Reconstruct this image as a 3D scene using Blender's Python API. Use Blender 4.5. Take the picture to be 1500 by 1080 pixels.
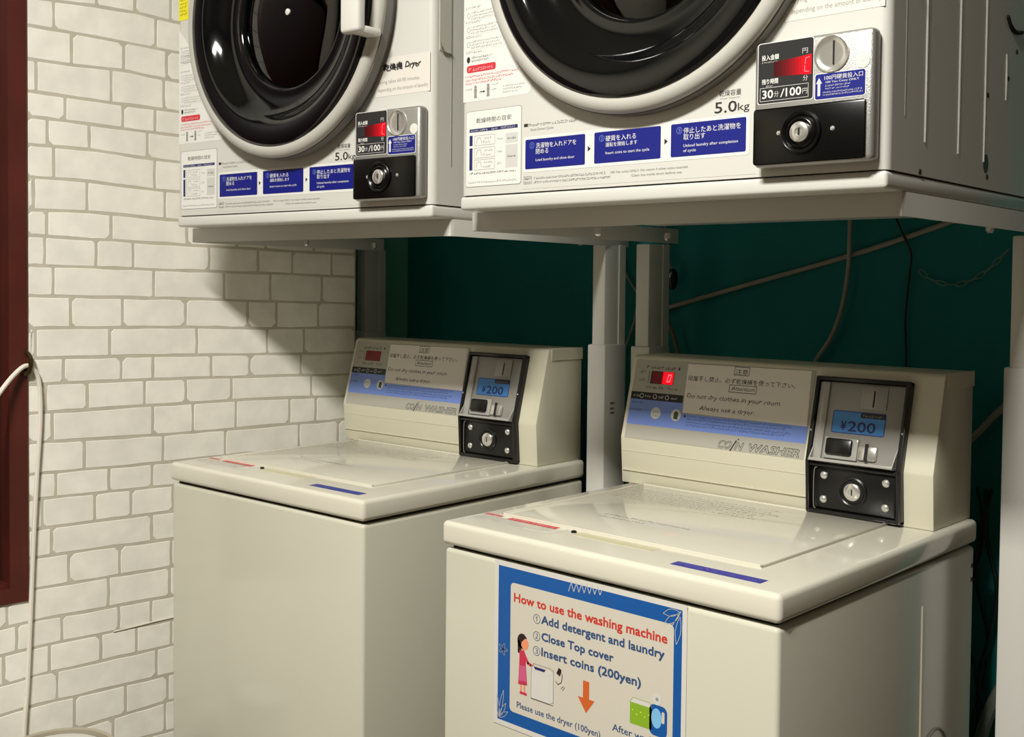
import bpy, bmesh, math, random
from mathutils import Vector, Matrix
random.seed(7)
for o in list(bpy.data.objects): bpy.data.objects.remove(o)
S = bpy.context.scene
COL = S.collection
PI = math.pi
H = 0.87                      # height of the washer lids above the floor

# ------------------------------------------------------------------ camera
cd = bpy.data.cameras.new('camera'); cam = bpy.data.objects.new('camera', cd); COL.objects.link(cam)
cd.sensor_width = 36; cd.lens = 1627.3 / 1500 * 36
cd.shift_x = 25.04 / 1500; cd.shift_y = -69.78 / 1500
cd.clip_start = 0.02; cd.clip_end = 60
yaw, pit, rol = 0.7629, -0.0326, 0.0098
f = Vector((-math.sin(yaw)*math.cos(pit), math.cos(yaw)*math.cos(pit), math.sin(pit)))
r = Vector((math.cos(yaw), math.sin(yaw), 0)); u = r.cross(f)
r2 = r*math.cos(rol) + u*math.sin(rol); u2 = -r*math.sin(rol) + u*math.cos(rol)
M = Matrix((r2, u2, -f)).transposed().to_4x4(); M.translation = Vector((1.1249, -1.0716, 0.3314 + H))
cam.matrix_world = M
S.camera = cam

# ------------------------------------------------------------------ world, lights, exposure
w = bpy.data.worlds.new('world'); S.world = w; w.use_nodes = True
w.node_tree.nodes['Background'].inputs[0].default_value = (0.9, 0.88, 0.8, 1)
w.node_tree.nodes['Background'].inputs[1].default_value = 0.02
S.view_settings.view_transform = 'Standard'; S.view_settings.look = 'None'
S.view_settings.exposure = 0.0; S.view_settings.gamma = 1.0
S.view_settings.use_curve_mapping = False
CEIL = 2.88
LIGHT = (0.66, -1.72)
ld = bpy.data.lights.new('ceiling_tube', 'AREA'); ld.shape = 'RECTANGLE'; ld.size = 0.60; ld.size_y = 0.28
ld.energy = 144; ld.color = (1.0, 0.97, 0.89)
lo = bpy.data.objects.new('ceiling_tube', ld); COL.objects.link(lo); lo.location = (LIGHT[0], LIGHT[1], CEIL - 0.075)

# ------------------------------------------------------------------ materials
def lin(c):
    out = []
    for v in c:
        v = v/255
        out.append(v/12.92 if v <= .04045 else ((v+.055)/1.055)**2.4)
    return tuple(out) + (1,)
MATS = {}
def mat(name, rgb, rough=.5, metal=0, spec=.5, var=0, vscale=6, bump=0, bscale=200, emit=0, ecol=None, trans=0, coat=0, objvar=0):
    if name in MATS: return MATS[name]
    m = bpy.data.materials.new(name); m.use_nodes = True; nt = m.node_tree; b = nt.nodes['Principled BSDF']
    b.inputs['Base Color'].default_value = lin(rgb); b.inputs['Roughness'].default_value = rough
    b.inputs['Metallic'].default_value = metal; b.inputs['Specular IOR Level'].default_value = spec
    b.inputs['Transmission Weight'].default_value = trans; b.inputs['Coat Weight'].default_value = coat
    if emit:
        b.inputs['Emission Color'].default_value = lin(ecol or rgb); b.inputs['Emission Strength'].default_value = emit
    tc = nt.nodes.new('ShaderNodeTexCoord')
    if var or objvar:
        mx = nt.nodes.new('ShaderNodeMix'); mx.data_type = 'RGBA'; mx.blend_type = 'MULTIPLY'; mx.inputs[0].default_value = 1
        mx.inputs[6].default_value = lin(rgb)
        n = nt.nodes.new('ShaderNodeTexNoise'); n.inputs['Scale'].default_value = vscale; n.inputs['Detail'].default_value = 5
        nt.links.new(tc.outputs['Object'], n.inputs['Vector'])
        mr = nt.nodes.new('ShaderNodeMapRange'); mr.inputs[1].default_value = .35; mr.inputs[2].default_value = .65
        mr.inputs[3].default_value = 1-var; mr.inputs[4].default_value = 1
        nt.links.new(n.outputs['Fac'], mr.inputs[0]); src = mr.outputs[0]
        if objvar:
            oi = nt.nodes.new('ShaderNodeObjectInfo'); m2 = nt.nodes.new('ShaderNodeMapRange')
            m2.inputs[3].default_value = 1-objvar; m2.inputs[4].default_value = 1
            nt.links.new(oi.outputs['Random'], m2.inputs[0])
            mm = nt.nodes.new('ShaderNodeMath'); mm.operation = 'MULTIPLY'
            nt.links.new(src, mm.inputs[0]); nt.links.new(m2.outputs[0], mm.inputs[1]); src = mm.outputs[0]
        nt.links.new(src, mx.inputs[7]); nt.links.new(mx.outputs[2], b.inputs['Base Color'])
    if bump:
        n = nt.nodes.new('ShaderNodeTexNoise'); n.inputs['Scale'].default_value = bscale; n.inputs['Detail'].default_value = 3
        nt.links.new(tc.outputs['Object'], n.inputs['Vector'])
        bp = nt.nodes.new('ShaderNodeBump'); bp.inputs['Strength'].default_value = bump; bp.inputs['Distance'].default_value = .001
        nt.links.new(n.outputs['Fac'], bp.inputs['Height']); nt.links.new(bp.outputs['Normal'], b.inputs['Normal'])
    MATS[name] = m
    return m
M_BRICK = mat('wallpaper_brick', (243, 240, 230), .75, spec=.2, var=.10, vscale=22, bump=.3, bscale=90, objvar=.05)
M_MORTAR = mat('wallpaper_mortar', (196, 190, 174), .85, spec=.2, var=.1, vscale=30)
M_TEAL = mat('teal_wall_paint', (18, 120, 117), .7, spec=.25, var=.12, vscale=7, bump=.25, bscale=60)
M_CREAM = mat('cream_enamel', (196, 194, 178), .16, spec=.5, var=.02, vscale=3)
M_LID = mat('lid_cream_plastic', (211, 207, 192), .1, spec=.55)
M_PANEL = mat('control_box_plastic', (206, 202, 181), .38, bump=.1, bscale=500)
M_WHITE = mat('white_enamel', (206, 205, 199), .3)
M_WPLASTIC = mat('white_plastic', (218, 217, 211), .3)
M_RIM = mat('door_rim_grey_white', (184, 182, 174), .35)
M_GREYP = mat('grey_plastic_and_flank_shade', (112, 111, 104), .5)
M_BLACK = mat('black_gloss', (9, 10, 12), .07, spec=.55)
M_BLACKP = mat('black_plastic', (18, 18, 18), .28)
M_BLACKC = mat('black_cash_door', (10, 10, 10), .22, spec=.35)
M_DARK = mat('dark_gap', (22, 21, 18), .8)
M_SILVER = mat('silver_panel', (168, 168, 164), .38, metal=.65, bump=.4, bscale=900)
M_STEELP = mat('coin_plate_grey', (150, 148, 142), .35, metal=.15)
M_CHROME = mat('chrome', (222, 220, 214), .22, metal=.75)
M_CLEAR = mat('frosted_clear_plastic', (165, 164, 158), .16, spec=.6)
M_BOWL = mat('smoked_glass', (52, 50, 47), .03, trans=1, spec=.3)
M_DRUM = mat('dark_drum_steel', (34, 27, 20), .5, metal=.4)
M_WOOD = mat('red_brown_wood', (84, 32, 24), .4, var=.25, vscale=9, bump=.15, bscale=60)
M_WOODD = mat('dark_wood_panel', (52, 14, 10), .5, var=.25, vscale=9)
M_BRASS = mat('dark_bronze', (70, 56, 34), .35, metal=.7)
M_CABLE = mat('white_cable', (226, 220, 208), .45)
M_GCABLE = mat('grey_hose', (150, 145, 130), .55)
M_BCABLE = mat('black_cable', (16, 18, 18), .5)
M_LEG = mat('stand_grey_paint', (204, 203, 196), .35)
M_BLUE = mat('print_blue', (10, 22, 122), .4)
M_NAVY = mat('print_navy', (28, 36, 96), .5)
M_RED = mat('print_red', (206, 48, 62), .5)
M_WPRINT = mat('print_white', (224, 224, 219), .45)
M_INK = mat('print_ink', (38, 36, 36), .6)
M_GINK = mat('print_grey_ink', (140, 138, 136), .6)
M_LGREY = mat('print_light_grey', (200, 199, 196), .6)
M_YEL = mat('print_yellow', (232, 222, 30), .5)
M_STG = mat('panel_sticker_grey', (166, 163, 152), .4)
M_STB = mat('panel_sticker_blue', (112, 138, 208), .4)
M_STD = mat('panel_sticker_dark_blue', (52, 70, 136), .5)
M_LCD = mat('price_label_blue', (62, 128, 196), .35)
M_PAPER = mat('notice_paper', (218, 212, 204), .4)
M_LEDD = mat('led_window_dark', (120, 10, 20), .25)
M_LEDR = mat('led_glow_red', (200, 4, 20), .3, emit=.9, ecol=(235, 0, 24))
M_LEDM = mat('led_glow_dim', (90, 4, 12), .3, emit=.25, ecol=(200, 0, 20))
M_LEDW = mat('led_digit', (255, 90, 90), .3, emit=2.2, ecol=(255, 80, 90))
M_PBLUE = mat('poster_blue', (6, 80, 152), .3)
M_PCREAM = mat('poster_cream', (200, 194, 181), .3)
M_PWHITE = mat('poster_white', (206, 203, 197), .3)
M_PTITLE = mat('poster_title_red', (190, 54, 42), .5)
M_PTEXT = mat('poster_text_blue', (44, 74, 116), .5)
M_ORANGE = mat('poster_orange', (196, 92, 36), .5)
M_PRED = mat('poster_dress_red', (190, 44, 76), .5)
M_PPINK = mat('poster_dress_pink', (196, 84, 124), .5)
M_SKIN = mat('poster_skin', (226, 140, 104), .5)
M_GREEN = mat('poster_green', (128, 166, 34), .5)
M_PLB = mat('poster_light_blue', (120, 180, 226), .5)
M_HAIR = mat('poster_hair', (36, 20, 18), .5)
M_FLOOR = mat('floor_vinyl', (104, 92, 76), .5, var=.2, vscale=4)
M_CEIL = mat('ceiling_paint', (190, 184, 168), .8)
M_PLAIN = mat('plain_wall_paint', (60, 54, 44), .8, var=.05)
M_BINB = mat('bin_beige_plastic', (158, 150, 132), .4)

# ------------------------------------------------------------------ mesh builder
_T = {}
def textmesh(s):
    if s not in _T:
        c = bpy.data.curves.new('t', 'FONT'); c.body = s; c.resolution_u = 2
        o = bpy.data.objects.new('t', c); COL.objects.link(o)
        dg = bpy.context.evaluated_depsgraph_get()
        me = bpy.data.meshes.new_from_object(o.evaluated_get(dg))
        _T[s] = ([v.co.copy() for v in me.vertices], [tuple(p.vertices) for p in me.polygons])
        bpy.data.objects.remove(o); bpy.data.curves.remove(c); bpy.data.meshes.remove(me)
    return _T[s]

class B:
    def __init__(s): s.bm = bmesh.new(); s.mats = []
    def mi(s, m):
        if m not in s.mats: s.mats.append(m)
        return s.mats.index(m)
    def raw(s, vs, fs, m):
        i = s.mi(m); V = [s.bm.verts.new(v) for v in vs]
        for fc in fs:
            try: F = s.bm.faces.new([V[k] for k in fc]); F.material_index = i
            except ValueError: pass
        return V
    def box(s, x0, x1, y0, y1, z0, z1, m, bev=0, seg=2, mx=None):
        t = bmesh.new(); bmesh.ops.create_cube(t, size=1)
        for v in t.verts:
            v.co = Vector(((x0+x1)/2+v.co.x*(x1-x0), (y0+y1)/2+v.co.y*(y1-y0), (z0+z1)/2+v.co.z*(z1-z0)))
        if bev: bmesh.ops.bevel(t, geom=t.edges[:], offset=bev, segments=seg, affect='EDGES', profile=.5)
        s.merge(t, m, mx)
    def merge(s, t, m, mx=None):
        t.verts.index_update()
        s.raw([(mx @ v.co if mx else v.co) for v in t.verts], [[v.index for v in fc.verts] for fc in t.faces], m); t.free()
    def prism(s, poly, a0, a1, m, axis='x', bev=0, seg=2):
        # poly: (p,q) pairs; axis x -> (a,p,q); y -> (p,a,q); z -> (p,q,a)
        t = bmesh.new()
        def mk(a, p, q): return {'x': (a, p, q), 'y': (p, a, q), 'z': (p, q, a)}[axis]
        A = [t.verts.new(mk(a0, *p)) for p in poly]; C = [t.verts.new(mk(a1, *p)) for p in poly]; n = len(poly)
        t.faces.new(A); t.faces.new(C[::-1])
        for i in range(n): t.faces.new((A[i], C[i], C[(i+1) % n], A[(i+1) % n]))
        bmesh.ops.recalc_face_normals(t, faces=t.faces[:])
        if bev: bmesh.ops.bevel(t, geom=t.edges[:], offset=bev, segments=seg, affect='EDGES', profile=.5)
        s.merge(t, m)
    def lathe(s, prof, c, m, axis='y', n=64, cap=False, squash=1):
        # prof: (radius, offset along axis)
        vs = []; fs = []
        for (rr, a) in prof:
            for k in range(n):
                t = 2*PI*k/n; p, q = rr*math.cos(t), rr*math.sin(t)*squash
                vs.append({'y': (c[0]+p, c[1]+a, c[2]+q), 'z': (c[0]+p, c[1]+q, c[2]+a), 'x': (c[0]+a, c[1]+p, c[2]+q)}[axis])
        for i in range(len(prof)-1):
            for k in range(n):
                k2 = (k+1) % n; fs.append((i*n+k, i*n+k2, (i+1)*n+k2, (i+1)*n+k))
        if cap:
            fs.append(tuple(range(n))[::-1]); fs.append(tuple((len(prof)-1)*n+k for k in range(n)))
        s.raw(vs, fs, m)
    def tube(s, pts, rad, m, n=8, sub=4, closed=False):
        P = [Vector(p) for p in pts]
        if sub > 1 and len(P) > 2:
            Q = []; N = len(P)
            for i in range(N if closed else N-1):
                if closed: p0, p1, p2, p3 = P[i-1], P[i], P[(i+1) % N], P[(i+2) % N]
                else: p0, p1, p2, p3 = P[max(i-1, 0)], P[i], P[i+1], P[min(i+2, N-1)]
                for k in range(sub):
                    t = k/sub
                    Q.append(.5*((2*p1)+(p2-p0)*t+(2*p0-5*p1+4*p2-p3)*t*t+(3*p1-p0-3*p2+p3)*t**3))
            if not closed: Q.append(P[-1])
            P = Q
        vs = []; fs = []; N = len(P); up = None
        for i, p in enumerate(P):
            if closed: d = (P[(i+1) % N]-P[i-1]).normalized()
            else: d = (P[min(i+1, N-1)]-P[max(i-1, 0)]).normalized()
            if up is None: up = d.orthogonal().normalized()
            up = (up-d*up.dot(d)).normalized(); sd = d.cross(up)
            for k in range(n):
                t = 2*PI*k/n; vs.append(p+(up*math.cos(t)+sd*math.sin(t))*rad)
        for i in range(N if closed else N-1):
            j = (i+1) % N
            for k in range(n): k2 = (k+1) % n; fs.append((i*n+k, i*n+k2, j*n+k2, j*n+k))
        if not closed: fs += [tuple(range(n))[::-1], tuple((N-1)*n+k for k in range(n))]
        s.raw(vs, fs, m)
    def obj(s, name, parent=None, loc=(0, 0, 0), rotz=0, smooth=40):
        me = bpy.data.meshes.new(name); bmesh.ops.recalc_face_normals(s.bm, faces=s.bm.faces[:])
        s.bm.to_mesh(me); s.bm.free()
        for m in s.mats: me.materials.append(m)
        if smooth:
            for p in me.polygons: p.use_smooth = True
            me.set_sharp_from_angle(angle=math.radians(smooth))
        o = bpy.data.objects.new(name, me); COL.objects.link(o)
        o.parent = parent; o.location = loc; o.rotation_euler = (0, 0, rotz)
        return o

class Print:
    """flat print laid on a plane: o + ex*x + ey*y + n*off ; every item is a thin sheet"""
    def __init__(s, o, ex, ey, base=.0002):
        s.o = Vector(o); s.ex = Vector(ex).normalized(); s.ey = Vector(ey).normalized(); s.n = s.ex.cross(s.ey)
        s.b = B(); s.base = base; s.fl = []
    def at(s, x, y, l=0): return s.o+s.ex*x+s.ey*y+s.n*(s.base+l*.00012)
    def poly(s, pts, m, l=0): s.b.raw([s.at(x, y, l) for x, y in pts], [tuple(range(len(pts)))], m)
    def rect(s, x0, x1, y0, y1, m, l=0, r=0, c=4):
        if not r: return s.poly([(x0, y0), (x1, y0), (x1, y1), (x0, y1)], m, l)
        P = []
        for cx, cy, a in ((x1-r, y0+r, -PI/2), (x1-r, y1-r, 0), (x0+r, y1-r, PI/2), (x0+r, y0+r, PI)):
            for k in range(c+1): t = a+PI/2*k/c; P.append((cx+r*math.cos(t), cy+r*math.sin(t)))
        s.poly(P, m, l)
    def disc(s, x, y, rad, m, l=0, n=20, sy=1): s.poly([(x+rad*math.cos(2*PI*k/n), y+rad*sy*math.sin(2*PI*k/n)) for k in range(n)], m, l)
    def line(s, pts, wd, m, l=0):
        for (x0, y0), (x1, y1) in zip(pts, pts[1:]):
            d = Vector((x1-x0, y1-y0)); L = d.length
            if L < 1e-7: continue
            d /= L; q = Vector((-d.y, d.x))*wd/2; e = d*wd*.3
            s.poly([(x0-e.x-q.x, y0-e.y-q.y), (x1+e.x-q.x, y1+e.y-q.y), (x1+e.x+q.x, y1+e.y+q.y), (x0-e.x+q.x, y0-e.y+q.y)], m, l)
    def frame(s, x0, x1, y0, y1, wd, m, l=0): s.line([(x0, y0), (x1, y0), (x1, y1), (x0, y1), (x0, y0)], wd, m, l)
    def text(s, t, x, y, h, m, l=1, w=None, shear=0, jit=0, bold=0, rot=0):
        """h = cap height, x,y = left end of the baseline, w = total width"""
        vs, fs = textmesh(t)
        if not vs: return
        x0 = min(v.x for v in vs); x1 = max(v.x for v in vs); k = h/(.90 if any(ord(ch) > 0x2E80 for ch in t) else .69); kx = (w/(x1-x0)) if w else k
        for dx, dy in ([(0, 0)] if not bold else [(0, 0), (bold, 0), (0, bold), (bold, bold)]):
            out = []
            for v in vs:
                px = (v.x-x0)*kx; py = v.y*k
                px += shear*py
                if jit: py += jit*h*math.sin(px*430+y*900)+jit*h*.6*math.sin(px*1130+2)
                if rot: py += px*rot
                out.append(s.at(x+px+dx, y+py+dy, l))
            s.b.raw(out, fs, m)
            l += .1
    def greek(s, x0, x1, y, h, m, l=1, rnd=None):
        """a line of print too small to read: uneven strokes"""
        R = rnd or random; x = x0
        while x < x1-h*.4:
            L = min(h*R.uniform(.35, .95), x1-x); a = R.uniform(.5, 1)*h; b0 = y+R.uniform(0, .35)*(h-a)
            q = R.random()
            if q < .4: s.rect(x, x+L, b0, b0+a*.28, m, l); s.rect(x+L*.35, x+L*.6, b0, b0+a, m, l)
            elif q < .75: s.rect(x, x+L*.3, b0, b0+a, m, l); s.rect(x, x+L, b0+a*.65, b0+a*.9, m, l)
            else: s.rect(x, x+L, b0, b0+a*.22, m, l); s.rect(x, x+L, b0+a*.7, b0+a*.92, m, l)
            x += L+h*R.choice((.12, .12, .2, .45))
    def obj(s, name, parent): return s.b.obj(name, parent, smooth=0)

def empty(name, label, cat, loc, rotz=0, group=None):
    o = bpy.data.objects.new(name, None); COL.objects.link(o); o.empty_display_size = .05
    o.location = loc; o.rotation_euler = (0, 0, rotz); o['label'] = label; o['category'] = cat
    if group: o['group'] = group
    return o
def tag(o, label, cat=None, group=None):
    o['label'] = label
    if cat: o['category'] = cat
    if group: o['group'] = group
    return o
def struct(o): o['kind'] = 'structure'; return o

# ------------------------------------------------------------------ the room
WX = -0.95; WA = math.radians(-5)               # left wall line: starts at (WX,0), turned by WA
ROOM_Y0 = -3.2; YB = 0.726; XR = 1.9
UC = (YB)/math.cos(WA)                           # length along the wall to the corner
tv = Vector((-math.sin(WA), math.cos(WA), 0)); nv = Vector((math.cos(WA), math.sin(WA), 0))
# the papered part of the wall stands KS nearer to the camera than the teal recess behind it; wl() maps
# survey coordinates (u along the wall, z above the lids) onto that plane
EYE = Vector((1.1249, -1.0716, .3314)); PX = -.847
KS = nv.dot(Vector((PX, 0, 0))-EYE)/nv.dot(Vector((WX, 0, 0))-EYE)
def wl(u_, z, off=0):                            # point on the papered left wall, off = distance out of it
    return EYE+(Vector((WX, 0, 0))+tv*u_+Vector((0, 0, z))-EYE)*KS+nv*off+Vector((0, 0, H))
def wr(u_, z, off=0):                            # point on the recessed teal part
    return Vector((WX, 0, 0))+tv*u_+nv*off+Vector((0, 0, z+H))
ROWZ = [
 [(-0.1092, 0.8633), (-0.0315, 0.8675), (0.0472, 0.867), (0.1269, 0.862)],[(-0.1513, 0.8092), (-0.073, 0.8082), (0.0219, 0.8055), (0.1269, 0.8012)],
 [(-0.1516, 0.7467), (-0.0784, 0.7462), (0.0246, 0.7493), (0.1269, 0.7423)],[(-0.1518, 0.6867), (-0.0319, 0.6824), (0.127, 0.6808)],
 [(-0.152, 0.6387), (-0.0373, 0.6357), (0.13, 0.6315)],[(-0.1521, 0.5867), (-0.0482, 0.5869), (0.0527, 0.5805), (0.13, 0.5768)],
 [(-0.1524, 0.5256), (-0.051, 0.5249), (0.0815, 0.5168), (0.13, 0.5162)],[(-0.1526, 0.4638), (-0.0512, 0.4651), (0.133, 0.4575)],
 [(-0.1528, 0.4152), (0.0243, 0.4106), (0.1511, 0.4067), (0.27, 0.4053), (0.5773, 0.3984)],[(-0.153, 0.3587), (0.1361, 0.3539), (0.3177, 0.3527), (0.5776, 0.346)],
 [(-0.1532, 0.3016), (0.1512, 0.295), (0.578, 0.2849)],[(-0.1534, 0.2395), (0.1361, 0.2372), (0.3365, 0.2311), (0.5784, 0.229)],
 [(-0.1536, 0.1827), (0.1063, 0.1792), (0.335, 0.1738), (0.5731, 0.1703)],[(-0.1411, 0.133), (0.1063, 0.1307), (0.5601, 0.1201)],
 [(-0.154, 0.0779), (0.1063, 0.0779), (0.2937, 0.0763), (0.5529, 0.07)],[(-0.1542, 0.0216), (0.1064, 0.0152), (0.5495, 0.0146)],
 [(-0.1468, -0.0389), (0.1123, -0.0418)],[(-0.1546, -0.0874), (0.1153, -0.0911)],[(-0.1548, -0.1445), (0.1183, -0.1455)],
 [(-0.155, -0.199), (0.0123, -0.2009), (0.1183, -0.2031)],[(-0.1565, -0.2592), (0.1198, -0.2611)],[(-0.2179, -0.3241), (-0.1567, -0.3204), (0.1198, -0.3226)],
 [(-0.2182, -0.3758), (-0.1569, -0.3719), (0.1199, -0.3727)],[(-0.2184, -0.4328), (-0.1634, -0.4272), (0.1199, -0.4265)],
 [(-0.2187, -0.4899), (-0.1637, -0.4852), (0.1199, -0.4861)],[(-0.0615, -0.551), (0.1199, -0.5421)],[(0.0047, -0.6048), (0.0768, -0.6057), (0.126, -0.6051)]]
JOINTS = [[-0.0314, 0.0459], [-0.1149, 0.0895], [-0.0809, 0.0227], [-0.1479, -0.0031], [-0.0938, 0.0203, 0.088], [-0.1273, -0.0472, 0.0714], [-0.1157, 0.0873], [-0.1537, -0.0516, 0.1088], [-0.0036, 0.1572, 0.2716, 0.3404, 0.4642], [-0.1332, -0.0338, 0.0412, 0.2071, 0.3226, 0.4079, 0.5119], [-0.1173, 0.0849, 0.2419, 0.3531, 0.4856], [-0.0841, 0.0193, 0.1543, 0.2975, 0.3686, 0.476], [-0.151, -0.0067, 0.1788, 0.3457, 0.4386, 0.5427], [-0.0978, 0.0163, 0.0834, 0.2125, 0.3034, 0.4309], [-0.1316, -0.0519, 0.0654, 0.1544, 0.2594, 0.4588], [-0.1199, 0.0828, 0.1705, 0.2706, 0.4023, 0.4706], [-0.0576, 0.1049, 0.2452, 0.4273, 0.531], [-0.0085], [-0.1394, -0.0375, 0.0365], [-0.1219, 0.0804], [-0.0888, 0.013], [-0.2055, -0.0106], [-0.1028, 0.0107, 0.0793], [-0.1266, -0.0259, 0.0477], [-0.1119, 0.0908], [-0.0784, 0.0247], [-0.0008]]
def interp(ps, x):
    if x <= ps[0][0]: return ps[0][1]
    for (a, b), (c, d) in zip(ps, ps[1:]):
        if x <= c: return b+(d-b)*(x-a)/(c-a)
    return ps[-1][1]
# wall with an opening for the wooden window (u < WU1, WZ0 < z < WZ1)
WU0, WU1, WZ0, WZ1 = -1.25, -0.167, -0.279, 1.15
U_BRICK = 0.577                                    # papered part of the wall ends here, teal paint beyond
def wallbox(b, u0, u1, z0, z1, m, d0=-.02, d1=0, fn=None):
    fn = fn or wl
    P = [fn(uu, zz, dd) for uu in (u0, u1) for dd in (d0, d1) for zz in (z0, z1)]
    b.raw(P, [(0, 1, 3, 2), (4, 6, 7, 5), (0, 4, 5, 1), (2, 3, 7, 6), (0, 2, 6, 4), (1, 5, 7, 3)], m)
b = B(); ZT = CEIL-H
LO, HI = -H-.07, ZT+.08
wallbox(b, -3.6, WU0, LO, HI, M_MORTAR); wallbox(b, WU1, U_BRICK, LO, HI, M_MORTAR)
wallbox(b, WU0, WU1, LO, WZ0, M_MORTAR); wallbox(b, WU0, WU1, WZ1, HI, M_MORTAR)
wallbox(b, U_BRICK-.02, U_BRICK, LO, HI, M_TEAL, -.02, -.001)
wall_left = struct(b.obj('wall_left', smooth=0))
b = B(); wallbox(b, .52, UC+.1, -H, ZT, mat('teal_recess_painted_light', (110, 188, 168), .7, spec=.25, var=.12, vscale=7), fn=wr); struct(b.obj('wall_recess', smooth=0))  # same teal lightened: light on the recess side is put into the colour
def brick(u0, u1, fz0, fz1, rnd):
    """one printed brick, 0.8 mm proud, uneven outline"""
    g = .0028; cr = rnd.uniform(.003, .009); n = max(2, int((u1-u0)/.035))
    J = lambda: rnd.uniform(-.0013, .0013)
    cs = [cr if rnd.random() < .3 else .0016 for _ in range(4)]
    x0, x1 = u0+g, u1-g; P = []
    zb = lambda x: interp(fz0, x)+g; zt = lambda x: interp(fz1, x)-g
    P.append((x0+cs[0], zb(x0)))
    for k in range(1, n): x = x0+(x1-x0)*k/n; P.append((x, zb(x)+J()))
    P += [(x1-cs[1], zb(x1)), (x1+J()*.5, zb(x1)+cs[1]), (x1+J(), (zb(x1)+zt(x1))/2), (x1, zt(x1)-cs[2]), (x1-cs[2], zt(x1))]
    for k in range(n-1, 0, -1): x = x0+(x1-x0)*k/n; P.append((x, zt(x)+J()))
    P += [(x0+cs[3], zt(x0)), (x0, zt(x0)-cs[3]), (x0+J(), (zb(x0)+zt(x0))/2), (x0+J()*.5, zb(x0)+cs[0])]
    bb = B(); N = len(P); e = .0006
    cx = (u0+u1)/2; cz = sum(p[1] for p in P)/N
    ins = lambda p: (p[0]+(.0008 if p[0] < cx else -.0008), p[1]+(.0008 if p[1] < cz else -.0008))
    V = [wl(a, c, 0) for a, c in P]+[wl(*ins(p), off=e) for p in P]
    bb.raw(V, [tuple(range(N, 2*N))]+[(k, (k+1) % N, N+(k+1) % N, N+k) for k in range(N)], M_BRICK)
    return bb.obj('brick', wall_left, smooth=0)
R_ = random.Random(11)
def build_bricks():
    rows = []                                     # (lower line, upper line, joints)
    top = [(p[0], p[1]+.06) for p in ROWZ[0]]
    lines = [top]+ROWZ
    for i, js in enumerate(JOINTS): rows.append((lines[i+1], lines[i], list(js)))
    z = ROWZ[0][0][1]+.06; k = 0
    while z < ZT-.03:
        nz = min(z+R_.choice((.05, .057, .061)), ZT); rows.append(([(0, z)], [(0, nz)], [])); z = nz
    z = -.605
    while z > -H+.04:
        nz = max(z-R_.choice((.05, .057, .061)), -H+.001); rows.append(([(0, nz)], [(0, z)], [])); z = nz
    for lo_, hi, js in rows:
        zc = interp(lo_, 0)
        if not js: js = [R_.uniform(-.1, .1)]
        a = js[0]
        while a > -.48: a -= R_.choice((.085, .105, .125, .15)); js.insert(0, a)
        a = js[-1]
        while a < U_BRICK-.16: a += R_.choice((.075, .09, .11, .13)); js.append(a)
        js = [j for j in js if j < U_BRICK-.04]+[U_BRICK]
        inwin = (interp(hi, 0) > WZ0+.004 and zc < WZ1)
        for u0, u1 in zip(js, js[1:]):
            if inwin:
                if interp(lo_, 0) < WZ0 and u0 < WU1 and zc > WZ0-.06:
                    hi2 = [(0, WZ0-.001)] if u1 <= WU1 else [(u0, WZ0-.001), (WU1, WZ0-.001), (WU1+.002, interp(hi, WU1)), (u1, interp(hi, u1))]
                    if u1 > WU1 and WZ0-zc > .015: brick(u0, u1, lo_, hi2, R_); continue
                    if u1 <= WU1:
                        if WZ0-zc > .015: brick(u0, u1, lo_, hi2, R_)
                        continue
                if u1 <= WU1+.012: continue
                u0 = max(u0, WU1+.001)
            brick(u0, u1, lo_, hi, R_)
build_bricks()
b = B(); b.box(-1.3, .70, YB, YB+.08, 0, CEIL, M_TEAL); struct(b.obj('wall_back', smooth=0))
b = B(); b.box(.70, XR+.1, YB-.03, YB+.08, 0, CEIL, mat('brown_bounce_blocker', (66, 54, 42), .6, var=.15, vscale=5)); struct(b.obj('wall_bounce_blocker', smooth=0))  # unseen dark panel, added to cut green bounce onto the right dryer's flank
b = B(); b.box(XR, XR+.08, ROOM_Y0-.1, YB, 0, CEIL, M_PLAIN); struct(b.obj('wall_right', smooth=0))
b = B(); b.box(-1.6, XR+.1, ROOM_Y0-.1, ROOM_Y0, 0, CEIL, M_PLAIN); struct(b.obj('wall_front', smooth=0))
b = B(); b.box(-1.6, XR+.1, ROOM_Y0-.1, YB+.08, -.08, 0, M_FLOOR); struct(b.obj('floor', smooth=0))
b = B(); b.box(-1.6, XR+.1, ROOM_Y0-.1, YB+.08, CEIL, CEIL+.08, M_CEIL); struct(b.obj('ceiling', smooth=0))

# wooden window in the left wall
win = bpy.data.objects.new('window_1', None); COL.objects.link(win); win['kind'] = 'structure'
b = B(); fw = .034
wallbox(b, WU1-fw, WU1, WZ0, WZ1, M_WOOD, -.05, .004); wallbox(b, WU0, WU0+fw, WZ0, WZ1, M_WOOD, -.05, .004)
wallbox(b, WU0+fw, WU1-fw, WZ0, WZ0+.028, M_WOOD, -.05, .004); wallbox(b, WU0+fw, WU1-fw, WZ1-fw, WZ1, M_WOOD, -.05, .004)
b.obj('window_frame', win, smooth=0)
b = B(); wallbox(b, WU0+fw, WU1-fw, WZ0+.028, WZ1-fw, M_WOODD, -.05, -.038); b.obj('window_panel', win, smooth=0)
b = B(); wallbox(b, WU0+fw, WU1-fw, WZ0+.028, WZ0+.036, M_WOOD, -.038, -.006); b.obj('window_sill', win, smooth=0)

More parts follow.
